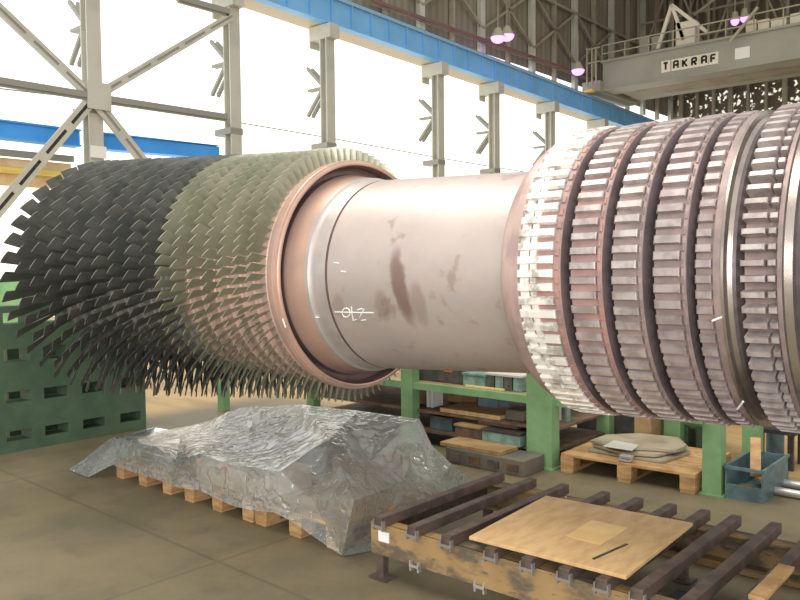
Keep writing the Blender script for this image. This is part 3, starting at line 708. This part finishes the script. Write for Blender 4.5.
# low stack in front of the rack
e2, _ = px_box(446,524,472,RY-.32,.125,.30,'tool_cabinet',M['machine'],'low dark tool cabinet on the floor in front of the rack','tool cabinet',0)
for k in range(4):
    a = at(450+k*19,470,1,RY-.325); b = MB(); b.box((a.x,RY-.332,.03),(a.x+.10,RY-.318,.09)); b.build('drawer_front', M['rusty'] if k % 2 else M['tool_steel'], e2)
px_box(440,500,455,RY-.30,.03,.26,'tan_board',M['tan'],'tan board lying on the low dark tool cabinet','board',.127,bevel=.002)
# right bay of the rack
for k, (u0, u1, m_, L) in enumerate(((556,560,'paper','pale upright tube in the right rack bay, left of two'),(564,569,'teal_glass','teal upright tube in the right rack bay, right of two'))):
    a, c_ = at(u0,420,1,RY+.4), at(u1,420,1,RY+.4); b = MB(); b.cyl(((a.x+c_.x)/2,RY+.42,.312),(c_.x-a.x)/2,.18,20); tag(b.build('upright_tube', M[m_], smooth=40), L, 'tube', 'upright tubes in the right rack bay')
px_box(582,618,427,RY+1.6,.10,.4,'wooden_case',M['tan'],'long ochre wooden case on the floor behind the right rack bay','case',.0)
px_box(576,650,440,RY+1.15,.34,.35,'dark_machine_part',M['black_box'],'dark machine part standing behind the right rack bay','machine part',.0,bevel=.02)
px_box(634,651,432,RY+.9,.47,.22,'ochre_carton',M['tan'],'tall ochre carton beside the green housing behind the loaded pallet','carton',.0,lid=M['wood'])
# green rounded guards on the right
a = at(654,436,1,RY+.9); c_ = at(671,436,1,RY+.9)
b = MB(); b.prism([(RY+1.09,.0),(RY+1.2,.0),(RY+1.2,.62),(RY+1.09,.62)],0,a.x,c_.x); tag(b.build('green_housing', M['green'], bevel=.01), 'green flat housing behind the loaded pallet', 'housing')
a = at(674,455,1,RY+1.15); c_ = at(706,455,1,RY+1.15)
e3 = empty('green_roller', ((a.x+c_.x)/2, RY+1.36, .0), 'green rounded roller drum behind the post by the pallet', 'roller')
b = MB(); b.cyl((a.x,RY+1.36,.42),.24,c_.x-a.x,48,0); b.build('drum', M['green'], e3, 40)
b = MB(); b.box((a.x+.03,RY+1.2,.0),(a.x+.1,RY+1.5,.3)); b.box((c_.x-.1,RY+1.2,.0),(c_.x-.03,RY+1.5,.3)); b.build('bracket', M['green_dark'], e3)
b = MB(); b.cyl((a.x-.02,RY+1.36,.42),.05,c_.x-a.x+.04,20,0); b.build('axle', M['zinc'], e3, 40)

# ------------------------------------------------------------------ pallets
def make_pallet(w, d, loc, label, name='wooden_pallet', nb=6):
    """deck boards along X, nine blocks, bottom runners along Y"""
    e = empty(name, loc, label, 'pallet', 'wooden pallets'); x, y, z = loc; H_ = .144
    for ix in (-1,0,1):
        for iy in (-1,0,1):
            b = MB(); cx, cy = x+ix*(w/2-.055), y+iy*(d/2-.06); b.box((cx-.055,cy-.06,.022),(cx+.055,cy+.06,.10)); b.build('block', M['wood'], e, bevel=.004)
    for ix in (-1,0,1):
        b = MB(); cx = x+ix*(w/2-.055); b.box((cx-.05,y-d/2,0),(cx+.05,y+d/2,.022)); b.build('runner', M['wood'], e, bevel=.002)
        b = MB(); b.box((cx-.055,y-d/2,.10),(cx+.055,y+d/2,.122)); b.build('stringer', M['wood'], e, bevel=.002)
    n = nb; pw = d/n
    for k in range(n):
        b = MB(); b.box((x-w/2,y-d/2+k*pw+.008,.122),(x+w/2,y-d/2+(k+1)*pw-.008,H_)); b.build('deck_board', M['wood'], e, bevel=.003)
    return e
p1 = make_pallet(.76, .95, (-5.24,3.54,0), 'wooden pallet under the left end of the plastic sheet', nb=7)
copy_thing(p1, (-4.30,3.53,0), 0, 'wooden pallet under the carton in the middle of the plastic sheet')
copy_thing(p1, (-3.52,3.53,0), 0, 'wooden pallet showing its deck boards at the right end of the plastic sheet')
p2 = make_pallet(1.04, .82, (-2.525,5.79,0), 'wooden pallet carrying sheet metal beside the green post', nb=5)
p2.rotation_euler[2] = .03
# loads under the film
e = empty('carton', (-4.2,3.35,.146), 'grey carton with red tape corners under the plastic sheet', 'carton')
b = MB(); b.box((-4.60,3.10,.146),(-3.85,3.5,.294)); b.build('body', M['carton'], e, bevel=.006)
for (xa, xb) in ((-4.605,-4.54),(-4.30,-4.23)):
    b = MB(); b.box((xa,3.094,.255),(xb,3.16,.297)); b.build('red_tape', M['red_tape'], e)
e = empty('parts_crate', (-5.2,3.6,.146), 'low grey parts crate at the left under the plastic sheet', 'crate')
b = MB(); b.box((-5.5,3.2,.146),(-5.05,3.95,.20)); b.build('body', M['tool_steel'], e, bevel=.008)
b = MB(); b.box((-5.51,3.19,.20),(-5.04,3.96,.212)); b.build('lid', M['carton'], e, bevel=.004)
e = empty('machine_casing', (-4.1,3.95,.146), 'tall grey machine casing at the back under the plastic sheet', 'casing')
b = MB(); b.box((-4.65,3.75,.146),(-4.0,3.98,.33)); b.build('body', M['tool_steel'], e, bevel=.02)
b = MB(); b.box((-4.6,3.8,.33),(-4.05,3.96,.36)); b.build('cover', M['machine'], e, bevel=.01)
e = empty('packed_load', (-3.5,3.7,.146), 'ochre wrapped load on the right pallet under the plastic sheet', 'packed load')
b = MB(); b.box((-3.82,3.66,.146),(-3.45,3.98,.34)); b.build('body', M['tan'], e, bevel=.02)
b = MB(); b.box((-3.78,3.62,.146),(-3.66,3.66,.32)); b.box((-3.6,3.62,.146),(-3.5,3.66,.32)); b.build('batten', M['wood'], e, bevel=.004)

# polythene sheet draped over the three pallets
V = []
def fv(u, v, Y=None, z=None): V.append((u, v, at(u,v,1,Y) if z is None else at(u,v,2,z))); return len(V)-1
f0 = fv(113,437.5,3.1); f1 = fv(136,442,3.1); f2 = fv(156,447,3.1); f3 = fv(176,460,3.1); f4 = fv(200,454,3.06); f5 = fv(231,465,3.05); f6 = fv(256,468.5,3.06); f7 = fv(280.5,471,3.05)
g0 = fv(113,465,3.03); g1 = fv(136,474,3.03); g2 = fv(157,480,3.03); g3 = fv(178,488,3.02); g4 = fv(200,491,3.02); g5 = fv(231,506,3.0); g6 = fv(252,511,2.99); g7 = fv(273,513,2.99)
h0 = fv(67,470,z=.004); h1 = fv(88,478,z=.004)
ap = fv(330,438,3.36); m1 = fv(354,501,2.98); ft = fv(342,557,z=.004); m0 = fv(312,500,3.12); m00 = fv(292,522,3.0); mA = fv(306,454.5,3.23); mB = fv(316,472,3.24)
m2 = fv(402,483,3.75); r1 = fv(396,546,z=.004); r2 = fv(470,506,z=.004); r3 = fv(474,481,z=.004); m3 = fv(370,462,3.6); m4 = fv(385,520,3.42)
b0 = fv(140,434.5,4.12); b1 = fv(192,425,4.12); b2 = fv(210,420,4.12); b3 = fv(228,411,4.12); b4 = fv(243,406.5,4.12); b5 = fv(300,403.5,4.12); b6 = fv(360,410,4.12); b7 = fv(420,418.5,4.1)
k1 = fv(432,445,4.08); k2 = fv(452,464,4.12); c1 = fv(250,436,3.72); c2 = fv(215,440,3.6); c3 = fv(300,428,3.82); c4 = fv(352,432,3.72); c5 = fv(392,440,3.82); c6 = fv(270,452,3.4); c7 = fv(180,437,3.6); c8 = fv(410,462,3.9); c9 = fv(380,425,3.95); c10 = fv(400,458,3.86); c11 = fv(240,455,3.36); c12 = fv(440,480,z=.2); c13 = fv(418,496,z=.19)
edges = [(f0,f1),(f1,f2),(f2,f3),(f3,f4),(f4,f5),(f5,f6),(f6,f7),(f7,mA),(mA,ap),(ap,m1),(m1,ft),(ap,m3),(m3,m2),(f0,g0),(f7,g7),(f4,g4),(f0,h1),(b7,k1),(k1,k2),(k2,r3),(g7,m00),(m00,ft)]
bound = [h0,h1,g0,g1,g2,g3,g4,g5,g6,g7,m00,ft,r1,r2,r3,k2,k1,b7,b6,b5,b4,b3,b2,b1,b0,f0]
res = delaunay_2d_cdt([Vector((p[0],p[1])) for p in V], edges+list(zip(bound, bound[1:]+bound[:1])), [bound], 1, 1e-4)
vo_, eo, fo, ov, oe, of_ = res
pts3 = [V[o_[0]][2] if o_ else None for o_ in ov]
film = MB(); film.add([p if p else Vector((0,0,0)) for p in pts3], [tuple(f_) for f_ in fo])
# back side of the sheet, hanging to the floor
backtop = [V[i][2] for i in (b0,b1,b2,b3,b4,b5,b6,b7)]
backbot = [Vector((p.x, 4.3+.03*math.sin(i*2.1), .004)) for i, p in enumerate(backtop)]
n = len(backtop); film.add(backtop+backbot, [(i,i+1,n+i+1,n+i) for i in range(n-1)])
film.add([V[f0][2], V[b0][2], backbot[0], Vector((-6.0,3.7,.004)), V[h0][2]], [(0,1,2,3,4)])
film.add([V[b7][2], V[k1][2], V[k2][2], V[r3][2], backbot[-1]], [(0,1,2,3,4)])
fo_ = film.build('polythene_sheet', M['film'])
import bmesh
bm = bmesh.new(); bm.from_mesh(fo_.data); bmesh.ops.remove_doubles(bm, verts=bm.verts, dist=.002)
bmesh.ops.triangulate(bm, faces=bm.faces[:])
bmesh.ops.subdivide_edges(bm, edges=bm.edges[:], cuts=3, use_grid_fill=True)
from mathutils import noise as mn
bm.normal_update()
for v in bm.verts:
    q = v.co; amp = .011 if q.z > .03 else 0
    d_ = mn.noise(q*5.5)*amp + mn.noise(q*13)*amp*.45
    v.co = q+v.normal*d_
    v.co.z = max(v.co.z, .003)
bmesh.ops.smooth_vert(bm, verts=bm.verts[:], factor=.12, use_axis_x=True, use_axis_y=True, use_axis_z=True)
bm.to_mesh(fo_.data); bm.free()
fo_.data.polygons.foreach_set('use_smooth', [True]*len(fo_.data.polygons)); fo_.data.set_sharp_from_angle(angle=math.radians(24))
tag(fo_, 'clear crumpled plastic sheet draped over the loaded pallets', 'plastic sheet')
p = at(250.5,423,1,3.84); b = MB(); b.box((p.x-.012,p.y-.02,p.z-.05),(p.x+.02,p.y,p.z-.002+.02)); tag(b.build('white_tag', M['white']), 'small white tag on top of the plastic sheet', 'tag')

# ------------------------------------------------------------------ steel frame with cross rails
FX0 = -2.74; FX1 = -.35
e = empty('rail_stand', (-1.6,3.45,0), 'low steel frame with yellow-brown stained channel beams on short feet', 'frame')
def channel(y0, y1, name, lip):
    b = MB(); yw = y0 if lip > 0 else y1
    b.box((FX0,yw-.006,.14),(FX1,yw+.006,.30)); b.box((FX0,y0,.288),(FX1,y1,.30)); b.box((FX0,y0,.14),(FX1,y1,.152)); return b.build(name, M['channel'], e)
channel(2.90,2.97,'front_channel',1); channel(3.86,3.93,'rear_channel',-1)
for xx in (FX0, FX1-.06):
    b = MB(); b.box((xx,2.97,.15),(xx+.06,3.86,.29)); b.build('end_beam', M['rail'], e)
for (xx, yy) in ((-2.70,2.935),(-2.70,3.895),(-1.5,3.895),(-1.5,2.935),(-.45,2.935),(-.45,3.895)):
    b = MB(); b.box((xx-.025,yy-.02,.01),(xx+.025,yy+.02,.14)); b.box((xx-.06,yy-.045,0),(xx+.06,yy+.045,.012)); b.build('foot', M['rail'], e)
b = MB(); q = at(384,537,1,2.893); b.box((q.x-.035,2.888,q.z-.025),(q.x+.035,2.894,q.z+.028)); b.build('white_label', M['white'], e)
for xx in (-2.45,-2.06,-1.72,-1.3,-.95):
    b = MB(); b.box((xx-.02,2.88,.115),(xx-.010,2.90,.165)); b.box((xx+.03,2.88,.115),(xx+.040,2.90,.165)); b.box((xx-.02,2.878,.135),(xx+.04,2.886,.147)); b.build('clamp', M['zinc'], e)
RX = [-2.66,-2.44,-2.23,-1.98,-1.79,-1.61,-1.44,-1.29,-1.105,-.93,-.74,-.55]
for i, xx in enumerate(RX):
    b = MB(); w = .05; yA, yB = 2.845, 3.96+.008*i
    lab = ['leftmost','second from the left','third from left, beside the plywood','fourth from left, under the plywood','fifth from left, under the plywood','sixth from left, under the plywood','seventh from left, near plywood edge','first clear of the plywood','second clear of the plywood','right beside the small wooden block','second last at the right end','last at the right end'][i]
    r_ = empty('cross_rail', (xx+.015,(yA+yB)/2,.30), 'dark brown square steel cross rail on the frame, '+lab, 'rail', 'cross rails on the steel frame')
    b.box((xx-w/2+.015,yA,.301),(xx+w/2+.015,yB,.303+w)); b.build('tube', M['rail'], r_, bevel=.003)
    b = MB()
    for sg in (-1, 1): b.box((xx+.015+sg*.029-.003,yA-.003,.285),(xx+.015+sg*.029+.003,yA+.02,.335))
    b.box((xx-.02,yA-.006,.30),(xx+.05,yA-.001,.312)); b.build('end_clip', M['clip'], r_)
e = empty('plywood_sheet', (-1.76,3.3,.355), 'ochre plywood sheet with a pale patch lying on the cross rails', 'plywood sheet')
cs = [at(469,537.5,2,.365), at(626,577.5,2,.365), at(693,524,2,.365), at(546,496.5,2,.365)]
b = MB(); b.add([(c.x,c.y,.355) for c in cs]+[(c.x,c.y,.371) for c in cs], [(0,1,2,3),(4,5,6,7),(0,1,5,4),(1,2,6,5),(2,3,7,6),(3,0,4,7)]); b.build('panel', M['ply'], e, bevel=.002)
pc = [at(u,v,2,.371) for (u,v) in ((566,536),(600,545),(628,528),(592,520))]
b = MB(); b.add([(c.x,c.y,.3705) for c in pc]+[(c.x,c.y,.3722) for c in pc], [(0,1,2,3),(4,5,6,7),(0,1,5,4),(1,2,6,5),(2,3,7,6),(3,0,4,7)]); b.build('pale_patch', M['ply_pale'], e)
b = MB(); b.bar(at(593,559,2,.3725), at(627,544,2,.3725), .012, .003); b.build('pencil_groove', M['dark'], e)
for (u, v) in ((566,497.5),(610,511),(630,514),(667,521)):
    q = at(u,v,2,.371); b = MB(); b.cyl((q.x,q.y,.371),.006,.004,10); b.build('screw', M['zinc'], e)
cs = [at(738,594,2,.375), at(747,598,2,.375), at(779,567,2,.375), at(772,563,2,.375)]
b = MB(); q0 = cs[0]
b.box((-.915,3.02,.3545),(-.855,3.42,.374)); tag(b.build('wooden_block', M['wood'], bevel=.003), 'small pale wooden batten lying on a rail at the right edge', 'wooden batten')
for i, xx in enumerate((-2.0,-1.2)):
    pass
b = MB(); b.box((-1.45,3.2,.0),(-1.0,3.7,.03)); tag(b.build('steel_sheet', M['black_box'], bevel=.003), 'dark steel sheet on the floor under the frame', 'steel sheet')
b = MB(); b.box((-2.1,4.15,.0),(-.6,4.3,.08)); tag(b.build('timber', M['tan'], bevel=.004), 'ochre timber on the floor behind the frame', 'timber')

# ------------------------------------------------------------------ sheet metal on the right pallet
def plate_px(poly, z, th, name, m, label, cat, grp=None):
    pts = [at(u, v, 2, z) for (u, v) in poly]; n = len(pts); b = MB()
    b.add([(p.x,p.y,z-th) for p in pts]+[(p.x,p.y,z) for p in pts], [tuple(range(n)), tuple(range(n,2*n))]+[(k,(k+1)%n,n+(k+1)%n,n+k) for k in range(n)])
    return tag(b.build(name, m, bevel=.001), label, cat, grp)
M['sheet'] = mat('grey_sheet', (180,170,148), (154,144,124), .4, .2, 4)
plate_px([(588,449),(622,455),(664,461),(690,452),(688,446),(640,441),(604,443)], .165, .018, 'metal_segment', M['sheet'], 'lowest curved sheet metal segment of the stack on the pallet', 'metal segment', 'metal segments on the pallet')
plate_px([(592,444),(620,452),(655,455),(684,449),(680,441),(640,437),(606,439)], .19, .018, 'metal_segment', M['sheet'], 'middle curved sheet metal segment of the stack on the pallet', 'metal segment', 'metal segments on the pallet')
plate_px([(590,440),(606,434.5),(640,433),(678,437),(687,445),(676,450),(648,448),(612,446)], .215, .02, 'metal_segment', M['sheet'], 'topmost curved sheet metal segment of the stack on the pallet', 'metal segment', 'metal segments on the pallet')
plate_px([(603,446),(632,450.5),(639,445),(614,440)], .222, .004, 'paper_sheet', M['paper'], 'pale paper sheet lying on the stacked metal segments', 'paper')
for k, (u, v) in enumerate(((626,456),(625,461))):
    p_ = at(u,v,1,5.42); b = MB(); b.box((p_.x-.045,5.40,.15+.026*(1-k)),(p_.x+.045,5.46,.17+.026*(1-k))); tag(b.build('bright_bar', M['zinc'], bevel=.003), ['shiny short bar end under the metal segments, upper of two','shiny short bar end under the metal segments, lower of two'][k], 'bar', 'bright bars on the pallet')

# ------------------------------------------------------------------ teal crate with scrap wood
e = empty('steel_crate', (-1.68,5.95,0), 'teal open-fronted steel crate holding scrap wood beside the green post', 'crate')
cx0, cx1, cy0, cy1, ch_ = -1.815, -1.57, 5.47, 6.08, .215
b = MB(); b.box((cx0,cy0,0),(cx1,cy1,.012)); b.box((cx0,cy1-.012,.012),(cx1,cy1,ch_)); b.box((cx0,cy0,.012),(cx0+.01,cy1,ch_)); b.box((cx1-.01,cy0,.012),(cx1,cy1,ch_)); b.build('shell', M['crate_teal'], e)
b = MB(); b.box((cx0+.01,cy0,.012),(cx1-.01,cy0+.012,.10)); b.build('front_panel', M['crate_teal'], e)
b = MB(); b.bar((cx0,cy0,ch_),(cx1,cy0,ch_),.02,.02); b.bar((cx0,cy0,ch_),(cx0,cy1,ch_),.02,.02); b.bar((cx1,cy0,ch_),(cx1,cy1,ch_),.02,.02); b.build('rim', M['crate_teal'], e)
for k, (p_, q_, w, L) in enumerate((((-1.76,5.95,.33),(-1.66,5.62,.15),.07,'long scrap wood offcut leaning out of the teal crate'),((-1.76,5.6,.06),(-1.66,5.56,.07),.05,'small pinkish scrap wood piece inside the teal crate front'),((-1.72,5.9,.06),(-1.60,5.75,.06),.06,'scrap wood piece lying inside the teal crate'))):
    b = MB(); b.bar(p_, q_, w, .035); tag(b.build('wood_offcut', M['wood'] if k != 1 else M['rusty'], bevel=.004), L, 'wood offcut', 'offcuts in the teal crate')
e = empty('grey_stand', (-1.85,6.3,0), 'dark low stand between the green post and the teal crate', 'stand')
b = MB(); b.box((-2.0,6.45,.28),(-1.62,6.82,.31)); b.build('top', M['dark'], e)
b = MB(); b.box((-1.98,6.47,0),(-1.94,6.51,.28)); b.build('leg', M['dark'], e); b = MB(); b.box((-1.68,6.47,0),(-1.64,6.51,.28)); b.build('leg', M['dark'], e)
b = MB(); b.box((-1.98,6.76,0),(-1.94,6.8,.28)); b.build('leg', M['dark'], e); b = MB(); b.box((-1.68,6.76,0),(-1.64,6.8,.28)); b.build('leg', M['dark'], e)
b = MB(); b.cyl((-1.9,6.95,0),.07,.75,24); tag(b.build('teal_post', M['crate_teal'], smooth=40), 'teal round post behind the teal crate', 'post')
for k, v in enumerate((484,493)):
    p_ = at(795,v,2,.03); b = MB(); b.tube([(p_.x-.12,p_.y-.02,.03),(p_.x+.5,p_.y-.05,.03)], .03, 12); tag(b.build('bright_shaft', M['zinc'], smooth=40), ['bright steel shaft on the floor beyond the teal crate, farther of two','bright steel shaft on the floor beyond the teal crate, nearer of two'][k], 'shaft', 'bright shafts on the floor')
# low background bodies far behind the rack
for (x0,x1,y0_,y1_,z,m,L,nm) in ((-9.5,-7.6,9.5,10.6,.55,'machine','dark grey machine bed far behind the rack','machine_bed'),(-6.4,-4.4,8.2,9.2,.5,'tan','ochre packing case far behind the rack','packing_case'),(-3.6,-2.2,8.0,9.0,.5,'machine','dark machine base far behind the thick green post','machine_plinth')):
    ee = empty(nm, ((x0+x1)/2,(y0_+y1_)/2,0), L, nm.replace('_',' '))
    b = MB(); b.box((x0,y0_,0),(x1,y1_,z)); b.build('body', M[m], ee, bevel=.02); b = MB(); b.box((x0+.1,y0_+.1,z),(x1-.1,y1_-.1,z+.12)); b.build('top_plate', M['tool_steel'], ee, bevel=.01)

# ------------------------------------------------------------------ light
w = bpy.data.worlds.new('hall_daylight'); bpy.context.scene.world = w; w.use_nodes = True
bg = w.node_tree.nodes['Background']; bg.inputs[0].default_value = (1.0,.97,.92,1); bg.inputs[1].default_value = .82
def area(name, loc, target, sx, sy, power, col):
    d = bpy.data.lights.new(name, 'AREA'); d.shape = 'RECTANGLE'; d.size = sx; d.size_y = sy; d.energy = power; d.color = col
    o = bpy.data.objects.new(name, d); C.objects.link(o); o.location = loc
    o.rotation_euler = (Vector(target)-Vector(loc)).to_track_quat('-Z','Y').to_euler(); return o
area('roof_skylight', (-6,1,13), (-4,3.5,0), 16, 5, 1250, (1,.93,.82))
area('side_fill_light', (5,-7,3.2), (-3,3.5,1.2), 12, 5, 1050, (1,.97,.95))  # soft fill light added behind the camera to brighten the near faces
sc = bpy.context.scene
sc.view_settings.view_transform = 'Standard'; sc.view_settings.look = 'None'; sc.view_settings.gamma = 1; sc.view_settings.use_curve_mapping = False
sc.view_settings.exposure = .25
for o in bpy.data.objects:
    if '_o' in o: del o['_o']
